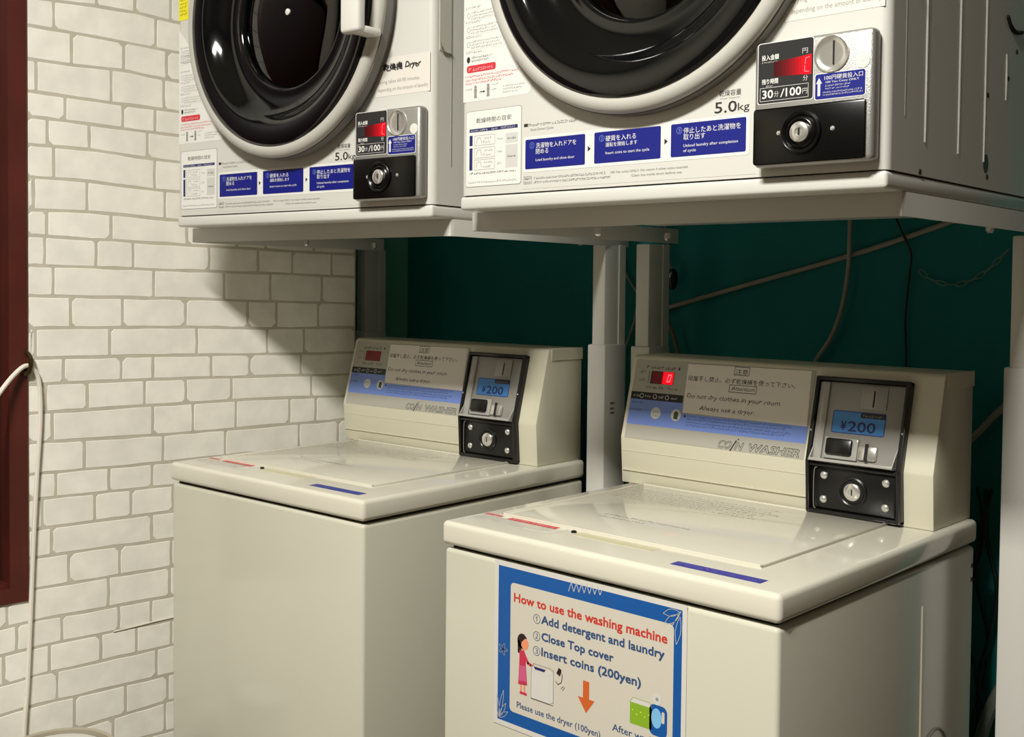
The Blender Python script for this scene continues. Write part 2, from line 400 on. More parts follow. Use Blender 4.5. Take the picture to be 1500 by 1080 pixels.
# ceiling lamp
t = empty('ceiling_lamp', 'long white ceiling lamp with a frosted diffuser above the laundry aisle', 'lamp', (LIGHT[0], LIGHT[1], CEIL))
b = B(); b.box(-.36, .36, -.17, .17, -.045, -.001, M_WPLASTIC, .006); b.obj('housing', t)
b = B(); b.box(-.33, .33, -.15, .15, -.07, -.046, mat('lamp_diffuser', (250, 244, 226), .6, emit=2), .008); b.obj('diffuser', t)

# ------------------------------------------------------------------ washing machines
W = .53; D = .5636; YC, YK, HK, YT, HC = .4328, .4276, .0763, .4623, .2135
def make_washer(label, loc, rotz, lit):
    g = empty('washing_machine', label, 'washing machine', loc, rotz)
    Z = H
    b = B(); b.box(.003, W-.003, .004, D-.002, .03, Z-.0385, M_CREAM, .006, 3)
    b.obj('cabinet', g)
    b = B(); b.box(.012, W-.012, .013, D-.012, Z-.0384, Z-.0337, M_DARK); b.obj('seam', g, smooth=0)
    # side details: pressed grip and two slots
    for s_ in (0, 1):
        xx = W-.003 if s_ else .003; sg = 1 if s_ else -1
        b = B()
        for zz in (-.066, -.086): b.box(min(xx, xx+sg*.0006), max(xx, xx+sg*.0006), .549, .556, Z+zz-.003, Z+zz+.003, M_DARK)
        b.obj('slot', g, smooth=0)
        b = B()
        b.tube([(xx+sg*.0005, .38, Z-.09), (xx+sg*.0005, .381, Z-.3), (xx+sg*.0005, .381, Z-.75)], .0016, M_CREAM, 6, 2); b.obj('pressed_rib', g)
        b = B(); pts = [(xx+sg*.0006, .43+.05*math.cos(a*PI/10), Z-.33+.06*math.sin(a*PI/10)) for a in range(11)]
        b.tube(pts, .0018, M_GREYP, 6, 1); b.obj('grip_recess', g)
    for x in (.05, W-.05):
        for y in (.06, D-.06):
            b = B(); b.lathe([(.022, 0), (.022, .022), (.014, .031)], (x, y, 0), M_BLACKP, 'z', 20, True); b.obj('foot', g)
    # lid top
    b = B(); b.box(0, W, 0, D, Z-.0336, Z, M_LID, .0075, 4); lid = b.obj('lid_surround', g)
    b = B(); b.box(.036, .457, .086, .428, Z-.001, Z+.0022, M_LID, .0015, 2)
    # raised bead round the door
    for (x0, y0, x1, y1) in ((.036, .086, .457, .089), (.036, .086, .039, .428), (.454, .086, .457, .428), (.036, .425, .457, .428)):
        b.box(x0, x1, y0, y1, Z+.001, Z+.0042, M_LID, .001, 2)
    door = b.obj('lid_door', g)
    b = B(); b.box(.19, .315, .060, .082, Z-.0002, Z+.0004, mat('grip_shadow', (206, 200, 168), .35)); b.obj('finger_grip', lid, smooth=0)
    b = B(); b.lathe([(.0038, 0), (.0038, .0022), (.002, .003)], (.181, .073, Z), M_BLACKP, 'z', 16, True); b.obj('lock_stud', lid)
    p = Print((0, 0, Z), (1, 0, 0), (0, 1, 0))
    rr = random.Random(3)
    p.rect(.012, .165, .040, .083, mat('lid_label_film', (222, 218, 204), .15), 0)
    p.rect(.012, .045, .074, .082, M_RED, 1); p.rect(.060, .150, .070, .082, M_RED, 1)
    p.greek(.063, .147, .0735, .005, M_WPRINT, 2, rr); p.greek(.014, .043, .0755, .004, M_WPRINT, 2, rr)
    for k in range(5): p.greek(.016, .155-.01*rr.random(), .045+k*.0055, .0035, M_GINK, 1, rr)
    p.obj('warning_label', lid)
    p = Print((0, 0, Z), (1, 0, 0), (0, 1, 0)); p.rect(.368, .49, .026, .0445, mat('lid_strip_blue', (38, 50, 150), .3), 0)
    if lit: p.greek(.374, .486, .031, .009, mat('lid_strip_print', (120, 90, 190), .5), 1, rr)
    else: p.greek(.40, .47, .033, .005, M_STB, 1, rr)
    tag(p.obj('blue_strip_label', lid), 'dark blue strip label on the lid front edge')
    p = Print((0, 0, Z+.0023), (1, 0, 0), (0, 1, 0))
    mm = mat('faint_lid_print', (178, 174, 160), .12)
    for k in range(6):
        p.greek(.055, .30+.03*rr.random(), .315+k*.014, .008, mm, 0, rr)
    p.greek(.14, .29, .19, .008, mm, 0, rr); p.greek(.14, .22, .176, .006, mm, 0, rr)
    p.obj('lid_print', door)['kind'] = 'stuff'
    # control box
    prof = [(YC, Z), (YK, Z+HK), (YT, Z+HC-.004), (YT+.004, Z+HC), (D, Z+HC), (D, Z+.0)]
    b = B(); b.prism(prof, -.012, .519, M_PANEL, 'x', .0022, 2); box = b.obj('control_box', g, smooth=30)
    b = B(); b.box(.518, .5205, YT+.008, D+.001, Z+HC-.022, Z+HC+.0006, M_PANEL, .0008, 1); b.obj('end_cap', box); b = B()
    b.box(-.0135, -.011, YT+.008, D+.001, Z+HC-.022, Z+HC+.0006, M_PANEL, .0008, 1); b.obj('end_cap', box)
    b = B()
    for zz in (.022, .055): b.box(-.008, .33, YC-.0045, YC-.0005, Z+zz, Z+zz+.0012, M_PANEL)
    b.obj('moulded_line', box, smooth=0)
    L = math.hypot(YT-YK, HC-HK); ey = Vector((0, (YT-YK)/L, (HC-HK)/L))
    # control panel sticker
    p = Print((0, YK, Z+HK), (1, 0, 0), ey, .0004)
    p.rect(-.004, .326, .0005, .1345, M_STG, 0)
    p.rect(-.004, .326, .0245, .0500, M_STB, 1); p.rect(-.004, .1025, .0495, .0672, M_STB, 1)
    p.rect(-.004, .1005, .0672, .0798, M_BLACKP, 1)
    for cx in (.018, .045, .069):
        p.line([(cx+.0035*math.cos(a*PI/6), .0735+.0035*math.sin(a*PI/6)) for a in range(13)], .0008, M_WPRINT, 2)
    for x0 in (.002, .025, .052, .077): p.greek(x0, x0+.012, .0715, .004, M_LGREY, 2, rr)
    p.greek(.020, .078, .1205, .005, M_INK, 1, rr); p.rect(.083, .086, .1205, .1255, M_INK, 1)
    p.greek(.024, .060, .0868, .0048, M_INK, 1, rr); p.greek(.068, .088, .0868, .0048, M_INK, 1, rr)
    p.greek(.008, .022, .112, .0045, M_INK, 1, rr); p.greek(.008, .022, .0985, .0045, M_INK, 1, rr)
    p.line([(.0262, .096), (.0262, .116)], .001, M_INK, 1)
    for k in range(2): p.greek(.001, .022, .0605-k*.013, .004, M_STD, 2, rr)
    p.disc(.0515, .0465, .0098, M_LGREY, 2); p.greek(.046, .058, .0465, .004, M_GINK, 3, rr); p.greek(.047, .057, .041, .003, M_GINK, 3, rr)
    p.disc(.0915, .0465, .0098, M_LGREY, 2); p.poly([(.0875, .040), (.0955, .0395), (.096, .050), (.092, .0535), (.0875, .051)], mat('icon_green', (62, 70, 44), .6), 3)
    p.rect(.107, .1105, .0445, .0485, M_NAVY, 2)
    for k, yy in enumerate((.0455, .041, .0355, .031)): p.greek(.113, .30-.01*(k % 2), yy, .0032, M_STD, 2, rr)
    p.text('CO', .1765, .0025, .0115, M_INK, 2, w=.0225, shear=.35, bold=.0011)
    p.line([(.2010, .0005), (.2095, .0165)], .0022, M_INK, 2); p.disc(.2128, .0188, .0013, M_INK, 2, 10)
    p.text('N', .2075, .0025, .0115, M_INK, 2, w=.0115, shear=.35, bold=.0011)
    p.text('WASHER', .229, .0025, .0115, M_INK, 2, w=.088, shear=.3, bold=.0013)
    p.text('CO', .1771, .0030, .0113, M_STG, 3.2, w=.0225, shear=.35)
    p.text('N', .2081, .0030, .0113, M_STG, 3.2, w=.0115, shear=.35)
    p.text('WASHER', .2297, .0030, .0113, M_STG, 3.2, w=.088, shear=.3)
    st = p.obj('control_sticker', box)
    # display
    b = B(); q = Print((0, YK, Z+HK), (1, 0, 0), ey, .0006); q.rect(.0305, .0765, .095, .1165, M_BLACKP if lit else mat('led_window_off', (124, 34, 42), .3), 1)
    if lit:
        q.rect(.033, .056, .0962, .1152, M_LEDD, 2); q.rect(.054, .0758, .0955, .1162, M_LEDR, 2)
        zx, zy, hw, hh, sh = .0675, .1058, .0028, .0058, .0008
        q.line([(zx-hw-sh, zy-hh), (zx+hw-sh, zy-hh), (zx+hw, zy), (zx+hw+sh, zy+hh), (zx-hw+sh, zy+hh), (zx-hw, zy), (zx-hw-sh, zy-hh)], .0015, M_LEDW, 3)
    tag(q.obj('display', box), 'red display reading 0' if lit else 'unlit red display window')
    # handwritten notice
    q = Print((0, YK, Z+HK), (1, 0, 0), ey, .0008)
    q.poly([(.1035, .0520), (.3245, .0500), (.320, .1340), (.1005, .1325)], M_PAPER, 1)
    q.frame(.1885, .2150, .1195, .1325, .0009, M_INK, 2)
    q.text('注意', .1905, .1215, .0085, M_INK, 2, w=.0225)
    q.text('部屋干し禁止。必ず乾燥機を使って下さい。', .1045, .1060, .0082, M_INK, 2, w=.192, jit=.06)
    q.frame(.1835, .2315, .0920, .1035, .0009, M_INK, 2)
    q.text('Attention', .187, .0950, .0065, M_INK, 2, w=.041, shear=.15, jit=.05)
    q.text('Do not dry clothes in your room', .107, .0770, .0072, M_INK, 2, w=.168, shear=.2, jit=.08)
    q.text('Always use a dryer.', .134, .0590, .0072, M_INK, 2, w=.100, shear=.2, jit=.08)
    tag(q.obj('notice_label', box), 'white notice with handwritten warning against drying clothes in the room')
    # coin unit
    NU = Vector((0, -ey.z, ey.y))
    def up(x, v, off): return Vector((x, YK, Z+HK))+ey*v+NU*off
    def slab(bb, x0, x1, v0, v1, o0, o1, m, bev=0):          # box on the upper slanted face
        t_ = bmesh.new(); bmesh.ops.create_cube(t_, size=1)
        for v in t_.verts: v.co = Vector(((x0+x1)/2+v.co.x*(x1-x0), (v0+v1)/2+v.co.y*(v1-v0), (o0+o1)/2+v.co.z*(o1-o0)))
        if bev: bmesh.ops.bevel(t_, geom=t_.edges[:], offset=bev, segments=2, affect='EDGES', profile=.5)
        for v in t_.verts: v.co = up(v.co.x, v.co.y, v.co.z)
        bb.merge(t_, m)
    def bar(bb, x0, x1, z0, v1, off, m, bev=.0015):          # bar running over the bend of the face
        k = up(0, 0, off); t2 = up(0, v1, off); t0 = up(0, v1, -.002); s0 = YC-(z0/HK)*(YC-YK)
        bb.prism([(s0+.002, Z+z0), (s0-off, Z+z0), (k.y+.0003, k.z-.001), (t2.y, t2.z), (t0.y, t0.z), (YK+.002, Z+HK)], x0, x1, m, 'x', bev, 2)
    cu = B(); bar(cu, .3345, .4775, .003, .1265, .0035, M_BLACKP)
    bar(cu, .3345, .3405, .003, .1265, .0125, M_BLACKP); bar(cu, .4705, .4775, .003, .1265, .0125, M_BLACKP)
    slab(cu, .3345, .4775, .1205, .1265, -.001, .0125, M_BLACKP, .0015)
    cu.box(.3345, .4775, YC-.0125, YC, Z+.003, Z+.009, M_BLACKP, .0015)
    cu.box(.3405, .4705, YK-.0105, YK, Z+.0725, Z+.0765, M_BLACKP, .001)
    unit = cu.obj('coin_unit', g)
    b = B(); slab(b, .3415, .4695, .001, .1195, .0035, .0055, M_STEELP, .0008)
    slab(b, .3415, .3560, .004, .1185, .005, .0085, M_CLEAR, .001)
    b.obj('coin_plate', unit)
    b = B(); slab(b, .405, .4445, .083, .1165, .0055, .0075, M_STEELP, .0006); slab(b, .4241, .4262, .086, .110, .0072, .0079, M_DARK); b.obj('coin_slot', unit)
    b = B(); slab(b, .360, .411, .007, .0385, .005, .010, M_CLEAR, .0015); slab(b, .3635, .4035, .0125, .0365, .009, .0155, M_BLACKP, .0035); b.obj('return_lever', unit)
    b = B(); slab(b, .4115, .4395, .009, .0305, .005, .0105, M_CHROME, .0035); slab(b, .4228, .4272, .0085, .033, .010, .0118, M_DARK); b.obj('reject_button', unit)
    b = B(); slab(b, .3425, .4685, .0003, .0045, .005, .0195, M_CLEAR, .001)
    for xx in (.3425, .4665):
        V = [up(xx+dx, vv, oo) for dx in (0, .0018) for vv, oo in ((.0005, .0055), (.0005, .0195), (.030, .0055))]
        b.raw(V, [(0, 1, 2), (5, 4, 3), (0, 3, 4, 1), (1, 4, 5, 2), (0, 2, 5, 3)], M_CLEAR)
    b.obj('tray_ledge', unit)
    q = Print(up(0, 0, 0), (1, 0, 0), ey, .0057)
    q.rect(.3653, .4458, .0452, .0785, M_STD, 0, .003); q.rect(.3668, .4443, .0467, .0770, M_LCD, 1, .002)
    q.rect(.408, .4443, .0700, .0772, M_INK, 2); q.greek(.411, .442, .0717, .0035, M_GINK, 3, rr)
    q.text('¥', .3790, .0500, .0125, M_NAVY, 2, w=.0085, bold=.0006); q.text('200', .3905, .0490, .0145, M_NAVY, 2, w=.041, bold=.0006)
    tag(q.obj('price_label', unit), 'blue price label reading ¥200')
    # coin box door with lock and screws
    b = B(); b.box(.3455, .4680, YC-.0090, YC-.001, Z+.0105, Z+.0710, M_BLACKP, .0025, 2)
    b.lathe([(.0215, 0), (.0215, -.002), (.0195, -.003), (.0175, -.002), (.0165, -.0005)], (.4055, YC-.009, Z+.040), M_BLACKP, 'y', 32, False)
    cbd = b.obj('coin_box_door', unit)
    b = B(); b.lathe([(.0125, .001), (.0125, -.003), (.0108, -.0044), (.005, -.0044), (.0045, -.0036), (.0005, -.0036)], (.4055, YC-.009, Z+.040), M_CHROME, 'y', 32)
    b.box(.4047, .4063, YC-.0133, YC-.0125, Z+.036, Z+.044, M_DARK); b.obj('lock', cbd)
    for sx, sz in ((.361, .059), (.4545, .0587), (.3607, .024), (.4541, .024)):
        b = B(); b.lathe([(.0056, .001), (.0056, -.0012), (.0042, -.0028), (.0018, -.0034), (.0002, -.0035)], (sx, YC-.009, Z+sz), M_CHROME, 'y', 20); b.obj('screw', cbd)
    b = B(); b.tube([(.352, YC-.012, Z+.070), (.3475, YC-.0128, Z+.066), (.3468, YC-.0128, Z+.03), (.3475, YC-.0128, Z+.013), (.350, YC-.012, Z+.010)], .0008, M_GREYP, 6, 3); b.obj('wire_clip', cbd)
    for sx, v in ((.3375, .045), (.4742, .052)):
        c = up(sx, v, .0126); b = B(); b.lathe([(.0016, 0), (.001, -.0008), (.0002, -.001)], tuple(c), M_CHROME, 'y', 10); b.obj('pin', unit)
    return g
w1 = make_washer('cream coin washing machine with a dark unlit display, beside the brick-papered wall', (-.7105, -.0137, 0), .0398, False)
w2 = make_washer('cream coin washing machine with the how-to-use poster and a lit red 0', (0, 0, 0), 0, True)

# ------------------------------------------------------------------ poster on the right washer
def make_poster():
    t = empty('poster', 'blue-bordered how-to-use poster taped on the front of the right washing machine', 'poster', (.256, .0036, H-.26))
    Z = .26
    ox = -.256
    b = B(); b.box(.1024+ox, .4094+ox, -.0006, 0, -.2595+Z, -.0375+Z, M_PWHITE, 0); sh = b.obj('paper_sheet', t, smooth=0)
    p = Print((ox, -.0006, Z), (1, 0, 0), (0, 0, 1), .0001)
    p.rect(.1095, .4030, -.2525, -.0440, M_PBLUE, 0); p.rect(.1318, .3917, -.2360, -.0632, M_PCREAM, 1, .006)
    T = lambda s_, x, z, h, w, m, bd=.0009: p.text(s_, x, z, h, m, 2, w=w, bold=bd)
    T('How to use the washing machine', .1378, -.0880, .0112, .244, M_PTITLE)
    T('Add detergent and laundry', .1862, -.1070, .0103, .192, M_PTEXT)
    T('Close Top cover', .1868, -.1290, .0103, .1165, M_PTEXT)
    T('Insert coins (200yen)', .1868, -.1490, .0103, .158, M_PTEXT)
    for s_, z in (('①', -.1080), ('②', -.1305), ('③', -.1500)): p.text(s_, .1725, z, .0105, M_PTEXT, 2, w=.0122)
    T('Please use the dryer (100yen)', .1448, -.2280, .0080, .140, M_PTEXT, .0003)
    T('After washing', .3035, -.2130, .0085, .078, M_PTEXT, .0003)
    p.line([(.2315+.0042*k, -.0555+(.0115 if k % 2 else 0)+.0004*k) for k in range(14)], .0008, M_PWHITE, 2)
    # sprigs in the corners, small flower on the left border
    def leaf(x, z, a, L, wd):
        P = []
        for k in range(13):
            s_ = k/12; P.append((s_*L, wd*math.sin(PI*s_)))
        for k in range(12, -1, -1):
            s_ = k/12; P.append((s_*L, -wd*math.sin(PI*s_)))
        P = [(x+c*math.cos(a)-d*math.sin(a), z+c*math.sin(a)+d*math.cos(a)) for c, d in P]
        p.line(P, .0006, M_PWHITE, 3)
    leaf(.3995, -.0465, math.radians(195), .024, .0042); leaf(.3990, -.050, math.radians(215), .025, .004)
    leaf(.4000, -.052, math.radians(262), .034, .0036); p.line([(.4012, -.0455), (.388, -.0665)], .0007, M_PWHITE, 3)
    for a, L in ((60, .026), (78, .040), (98, .030), (35, .020)): leaf(.1125, -.2500, math.radians(a), L, .0026)
    for k in range(5):
        a = 2*PI*k/5; leaf(.1190, -.1560, a, .0085, .002)
    for k in range(7): p.line([(.250+.004*k, -.2480+(.006 if k % 2 else 0)), (.252+.004*k, -.2480+(0 if k % 2 else .006))], .0006, M_PWHITE, 3)
    # orange arrow
    p.poly([(.2568, -.1630), (.2668, -.1630), (.2668, -.1850), (.2568, -.1850)], M_ORANGE, 2)
    p.poly([(.2485, -.1850), (.2755, -.1850), (.2620, -.2035)], M_ORANGE, 2)
    # woman with long dark hair in a red dress
    p.disc(.1535, -.1375, .0088, M_HAIR, 2, 20, 1.15); p.rect(.1455, .1520, -.1545, -.1370, M_HAIR, 2, .002); p.disc(.1580, -.1400, .0066, M_SKIN, 3, 18, 1.2)
    p.poly([(.1465, -.1330), (.1500, -.1285), (.1565, -.1275), (.1620, -.1320), (.1580, -.1335), (.1530, -.1380), (.1515, -.1430)], M_HAIR, 4)
    p.rect(.1525, .1570, -.1510, -.1455, M_SKIN, 2)
    p.poly([(.1490, -.1505), (.1570, -.1490), (.1600, -.1545), (.1605, -.1700), (.1630, -.1940), (.1470, -.1960), (.1485, -.1700)], M_PRED, 3)
    p.poly([(.1500, -.1700), (.1600, -.1690), (.1622, -.1895), (.1478, -.1910)], M_PPINK, 4)
    p.line([(.1575, -.1540), (.1640, -.1640), (.1690, -.1655)], .0038, M_PRED, 4); p.line([(.1690, -.1655), (.1725, -.1650)], .0024, M_SKIN, 4)
    p.line([(.1520, -.1955), (.1520, -.2050)], .003, M_SKIN, 3); p.line([(.1580, -.1945), (.1580, -.2050)], .003, M_SKIN, 3)
    p.rect(.1500, .1560, -.2080, -.2045, M_PRED, 4, .001); p.rect(.1560, .1625, -.2080, -.2045, M_PRED, 4, .001)
    # drawn washing machine
    p.rect(.1700, .2080, -.2085, -.1660, M_PWHITE, 3, .002); p.line([(.1700, -.1700), (.1700, -.2085), (.2020, -.2085), (.2080, -.2050), (.2080, -.1640), (.2020, -.1620), (.1740, -.1620), (.1700, -.1700)], .0007, M_GINK, 4)
    p.line([(.2020, -.2085), (.2020, -.1720), (.1700, -.1720)], .0006, M_LGREY, 4); p.line([(.2020, -.1720), (.2075, -.1640)], .0006, M_LGREY, 4)
    p.poly([(.1740, -.1655), (.1950, -.1655), (.1925, -.1690), (.1765, -.1690)], M_NAVY, 5); p.rect(.1700, .2080, -.2095, -.2080, M_GINK, 4)
    # hand holding a cup
    p.poly([(.2130, -.1650), (.2170, -.1570), (.2215, -.1590), (.2190, -.1680)], M_HAIR, 4)
    p.line([(.2190, -.1600), (.2230, -.1660), (.2215, -.1750), (.2160, -.1790), (.2120, -.1760)], .0009, M_INK, 4)
    p.line([(.2210, -.1830), (.2250, -.1790)], .0006, M_INK, 4); p.line([(.2235, -.1850), (.2270, -.1800)], .0006, M_INK, 4)
    # detergent packet and bottle
    p.rect(.3300, .3620, -.1960, -.1700, M_GREEN, 3, .001); p.poly([(.3300, -.1700), (.3340, -.1640), (.3590, -.1640), (.3620, -.1700)], M_PWHITE, 3)
    p.line([(.3300, -.1700), (.3340, -.1640), (.3590, -.1640), (.3620, -.1700)], .0006, M_GREEN, 4)
    for k in range(5): p.disc(.334+k*.006, -.1790-.004*(k % 2), .0009, M_YEL, 4, 8)
    p.rect(.3585, .3840, -.2010, -.1640, M_PBLUE, 3, .007); p.disc(.3690, -.1800, .0075, M_PLB, 4, 20, 1.6); p.rect(.3765, .3805, -.1840, -.1700, M_PCREAM, 5, .0018)
    p.rect(.3630, .3755, -.1640, -.1505, M_LGREY, 3, .005); p.disc(.3693, -.1570, .0022, M_GINK, 4, 10)
    p.obj('poster_print', sh)
    b = B()
    return t
make_poster()

# ------------------------------------------------------------------ tumble dryers
DW, DD, DH = .6205, .50, .684
DC = (.3080, .3290)          # door centre
def make_dryer(label, loc, rotz, ajar=0):
    g = empty('tumble_dryer', label, 'dryer', loc, rotz)
    O = .0201                # body seam above the underside
    # shell: loops from the round opening outwards over the rounded edges and back
    n = 96; cx, cz = DC; RH = .205; b = B(); loops = []
    angs = [2*PI*k/n for k in range(n)]
    def rect_pt(a):
        dx, dz = math.cos(a), math.sin(a); t = 1e9
        if dx > 1e-9: t = min(t, (DW-cx)/dx)
        if dx < -1e-9: t = min(t, -cx/dx)
        if dz > 1e-9: t = min(t, (DH-cz)/dz)
        if dz < -1e-9: t = min(t, -cz/dz)
        return [cx+dx*t, cz+dz*t]
    RP = [rect_pt(a) for a in angs]
    for cn in ((0, 0), (DW, 0), (DW, DH), (0, DH)):
        k = min(range(n), key=lambda i: (RP[i][0]-cn[0])**2+(RP[i][1]-cn[1])**2); RP[k] = list(cn)
    rf = .012
    loops.append([(cx+RH*math.cos(a), .05, cz+RH*math.sin(a)) for a in angs])
    loops.append([(cx+RH*math.cos(a), .0, cz+RH*math.sin(a)) for a in angs])
    for kk in range(6):
        t = kk/5*PI/2; ins = rf*(1-math.sin(t)); yy = rf*(1-math.cos(t))
        loops.append([(min(max(x, ins), DW-ins), yy, max(min(z, DH-ins), 0)) for x, z in RP])
    loops.append([(x, DD, z) for x, z in RP])
    V = []; Fc = []
    for lp in loops: V += [(x, y, z+O) for x, y, z in lp]
    for i in range(len(loops)-1):
        for k in range(n): k2 = (k+1) % n; Fc.append((i*n+k, i*n+k2, (i+1)*n+k2, (i+1)*n+k))
    Fc.append(tuple((len(loops)-1)*n+k for k in range(n)))
    b.raw(V, Fc, M_WHITE); body = b.obj('cabinet', g, smooth=50)
    b = B(); b.box(.004, DW-.004, .008, DD, O-.0011, O, M_DARK); b.obj('seam', g, smooth=0)
    b = B(); b.box(0, DW, 0, DD, 0, O-.0011, M_WHITE, .0045, 3); b.obj('bottom_rail', g)
    # drum
    b = B(); b.lathe([(.204, .05), (.235, .06), (.24, .10), (.24, .40), (.20, .43), (.06, .435), (.05, .42), (.0005, .42)], (cx, 0, cz+O), M_DRUM, 'y', 48)
    dr = b.obj('drum', g)
    for k in range(3):
        a = 2*PI*k/3+.5; ca, sa = math.cos(a), math.sin(a); b = B()
        P = [Vector((cx+rr*ca-tt*sa, yy, cz+O+rr*sa+tt*ca)) for yy in (.08, .40) for rr, tt in ((.238, -.03), (.190, 0), (.238, .03))]
        b.raw(P, [(0, 1, 2), (5, 4, 3), (0, 3, 4, 1), (1, 4, 5, 2)], M_DRUM); b.obj('drum_fin', dr)
    
    b = B(); rq = random.Random(5)
    for k in range(10):
        for j in range(3):
            a = 2*PI*k/10+.1*j; rr = .09+.035*j
            b.lathe([(.007, .4305), (.0065, .4290), (.0003, .4285)], (cx+rr*math.cos(a), -.004*j*0, cz+O+rr*math.sin(a)), M_DARK, 'y', 10)
    o = b.obj('vent_holes', dr); o['kind'] = 'stuff'
    # door
    C = (cx, 0, cz+O)
    b = B(); b.lathe([(.2445, -.0005), (.2445, -.0150), (.2415, -.0160)], C, M_GREYP, 'y', 96)  # side flank of the ring: its shade is put into the grey colour
    b.lathe([(.2425, -.0140), (.2432, -.0170), (.2425, -.0215), (.2390, -.0255), (.2340, -.0278), (.2285, -.0278), (.2245, -.0260)], C, M_RIM, 'y', 96)
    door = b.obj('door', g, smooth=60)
    if ajar:
        ra = math.radians(-ajar); hx = .065; door.rotation_euler = (0, 0, ra)
        door.location = (hx-hx*math.cos(ra), -hx*math.sin(ra)-.002, 0)
        b = B(); b.lathe([(.2380, -.0003), (.2380, -.0100), (.2300, -.0100)], C, M_GREYP, 'y', 96); b.obj('door_gasket', g)
    b = B(); b.lathe([(.2248, -.0255), (.2236, -.0285), (.2200, -.0305), (.2120, -.0315), (.2000, -.0305), (.1900, -.0280), (.1820, -.0230), (.1750, -.0160), (.1680, -.0090),
                      (.1570, -.0025), (.1440, .0015), (.1360, .0025), (.1310, .0010), (.1270, .0016), (.1235, .0060), (.1225, .0200)], C, M_BLACK, 'y', 96)
    tag(b.obj('door_cover', door, smooth=80), 'glossy black round door cover')
    b = B(); b.lathe([(.1228, .0100), (.1100, .0060), (.0800, .0020), (.0400, .0002), (.0005, .0)], C, M_BOWL, 'y', 64)
    b.lathe([(.1228, .0130), (.1100, .0090), (.0800, .0050), (.0400, .0032), (.0005, .0030)], C, M_BOWL, 'y', 64); gl = b.obj('door_glass', door, smooth=80)
    b = B(); b.lathe([(.0055, .0005), (.0052, -.0018), (.0035, -.0026), (.0003, -.0028)], C, M_WPLASTIC, 'y', 24); b.obj('centre_button', gl)
    # pull handle on the right of the rim
    hz0, hz1 = .2530+O, .4050+O; b = B()
    b.box(.5080, .5480, -.0720, -.0540, hz0, hz1, M_WPLASTIC, .006, 3)
    b.box(.5200, .5470, -.0620, -.0200, hz0, hz0+.012, M_WPLASTIC, .004, 2); b.box(.5200, .5470, -.0620, -.0200, hz1-.012, hz1, M_WPLASTIC, .004, 2)
    b.obj('door_handle', door)
    rr = random.Random(9)
    F = lambda base=.0002: Print((0, 0, O), (1, 0, 0), (0, 0, 1), base)
    # care and warning column on the left
    p = F(); p.poly([(.007, .131), (.125, .1315), (.1305, .137), (.1305, .146), (.105, .168), (.088, .198), (.075, .235), (.066, .275), (.0055, .34), (.0055, .132)], M_WPRINT, 0)
    for z in (.305, .290, .279, .262, .2415, .221, .1995): p.greek(.010, .040, z-.001, .0034, M_GINK, 1, rr)
    for k, (z, xr) in enumerate(((.296, .06), (.283, .062), (.2515, .066), (.2315, .070), (.211, .078))):
        p.line([(.0150+.0028*math.cos(a*PI/5), z+.0038*math.sin(a*PI/5)) for a in range(11)], .0006, M_GINK, 1)
        for j in range(3): p.greek(.020, xr-.004*(j % 2), z+.0022-j*.0042, .0028, M_GINK, 1, rr)
        p.line([(.008, z-.0085), (xr+.008, z-.0075), (xr+.008, z+.006)], .0004, M_LGREY, 1)
    p.disc(.0150, .1898, .0032, M_INK, 1, 14, 1.4); p.greek(.021, .060, .191, .003, M_INK, 1, rr); p.greek(.021, .055, .1865, .003, M_INK, 1, rr)
    p.rect(.0120, .0668, .1715, .1815, M_RED, 1, .0035); p.greek(.016, .062, .1738, .0052, mat('pill_print', (240, 170, 176), .5), 2, rr)
    p.greek(.010, .110, .1650, .0032, M_RED, 1, rr); p.greek(.010, .100, .1600, .0032, M_RED, 1, rr); p.greek(.010, .078, .1555, .0032, M_RED, 1, rr)
    for x in (.029, .053):
        p.disc(x, .1505, .0026, M_GINK, 1, 12); p.poly([(x-.003, .148), (x+.003, .148), (x+.0022, .141), (x+.003, .1355), (x-.003, .1355), (x-.0022, .141)], M_GINK, 1)
    p.line([(.0375, .1432), (.0445, .1432)], .0012, M_INK, 1); p.poly([(.0440, .1412), (.0440, .1452), (.0475, .1432)], M_INK, 1)
    p.greek(.010, .023, .147, .003, M_GINK, 1, rr); p.greek(.060, .072, .150, .0026, M_GINK, 1, rr); p.greek(.060, .068, .143, .0026, M_GINK, 1, rr)
    for j in range(3): p.greek(.080, .120-.006*j, .1455-j*.0042, .0028, M_GINK, 1, rr)
    p.obj('care_label', body)
    # yellow label higher up
    p = F(.0004); p.rect(.0050, .0330, .3560, .4200, M_YEL, 0)
    for k in range(8): p.greek(.008, .030, .365+k*.0065, .0042, mat('yellow_print', (120, 110, 20), .6), 1, rr)
    tag(p.obj('yellow_label', body), 'yellow warning label')
    # drying time table
    p = F(.0003); p.rect(.0115, .1150, .0115, .1175, M_GINK, 0, .004); p.rect(.0122, .1143, .0122, .1168, M_WPRINT, 1, .0036)
    p.text('乾燥時間の目安', .0315, .1005, .0068, M_INK, 2, w=.065)
    p.rect(.0185, .1082, .0878, .0925, M_NAVY, 2)
    for a, c in ((.021, .054), (.060, .072), (.078, .104)): p.greek(a, c, .0887, .003, M_LGREY, 3, rr)
    p.rect(.0187, .0245, .0692, .0835, M_NAVY, 2); p.rect(.0187, .0245, .0350, .0660, M_NAVY, 2)
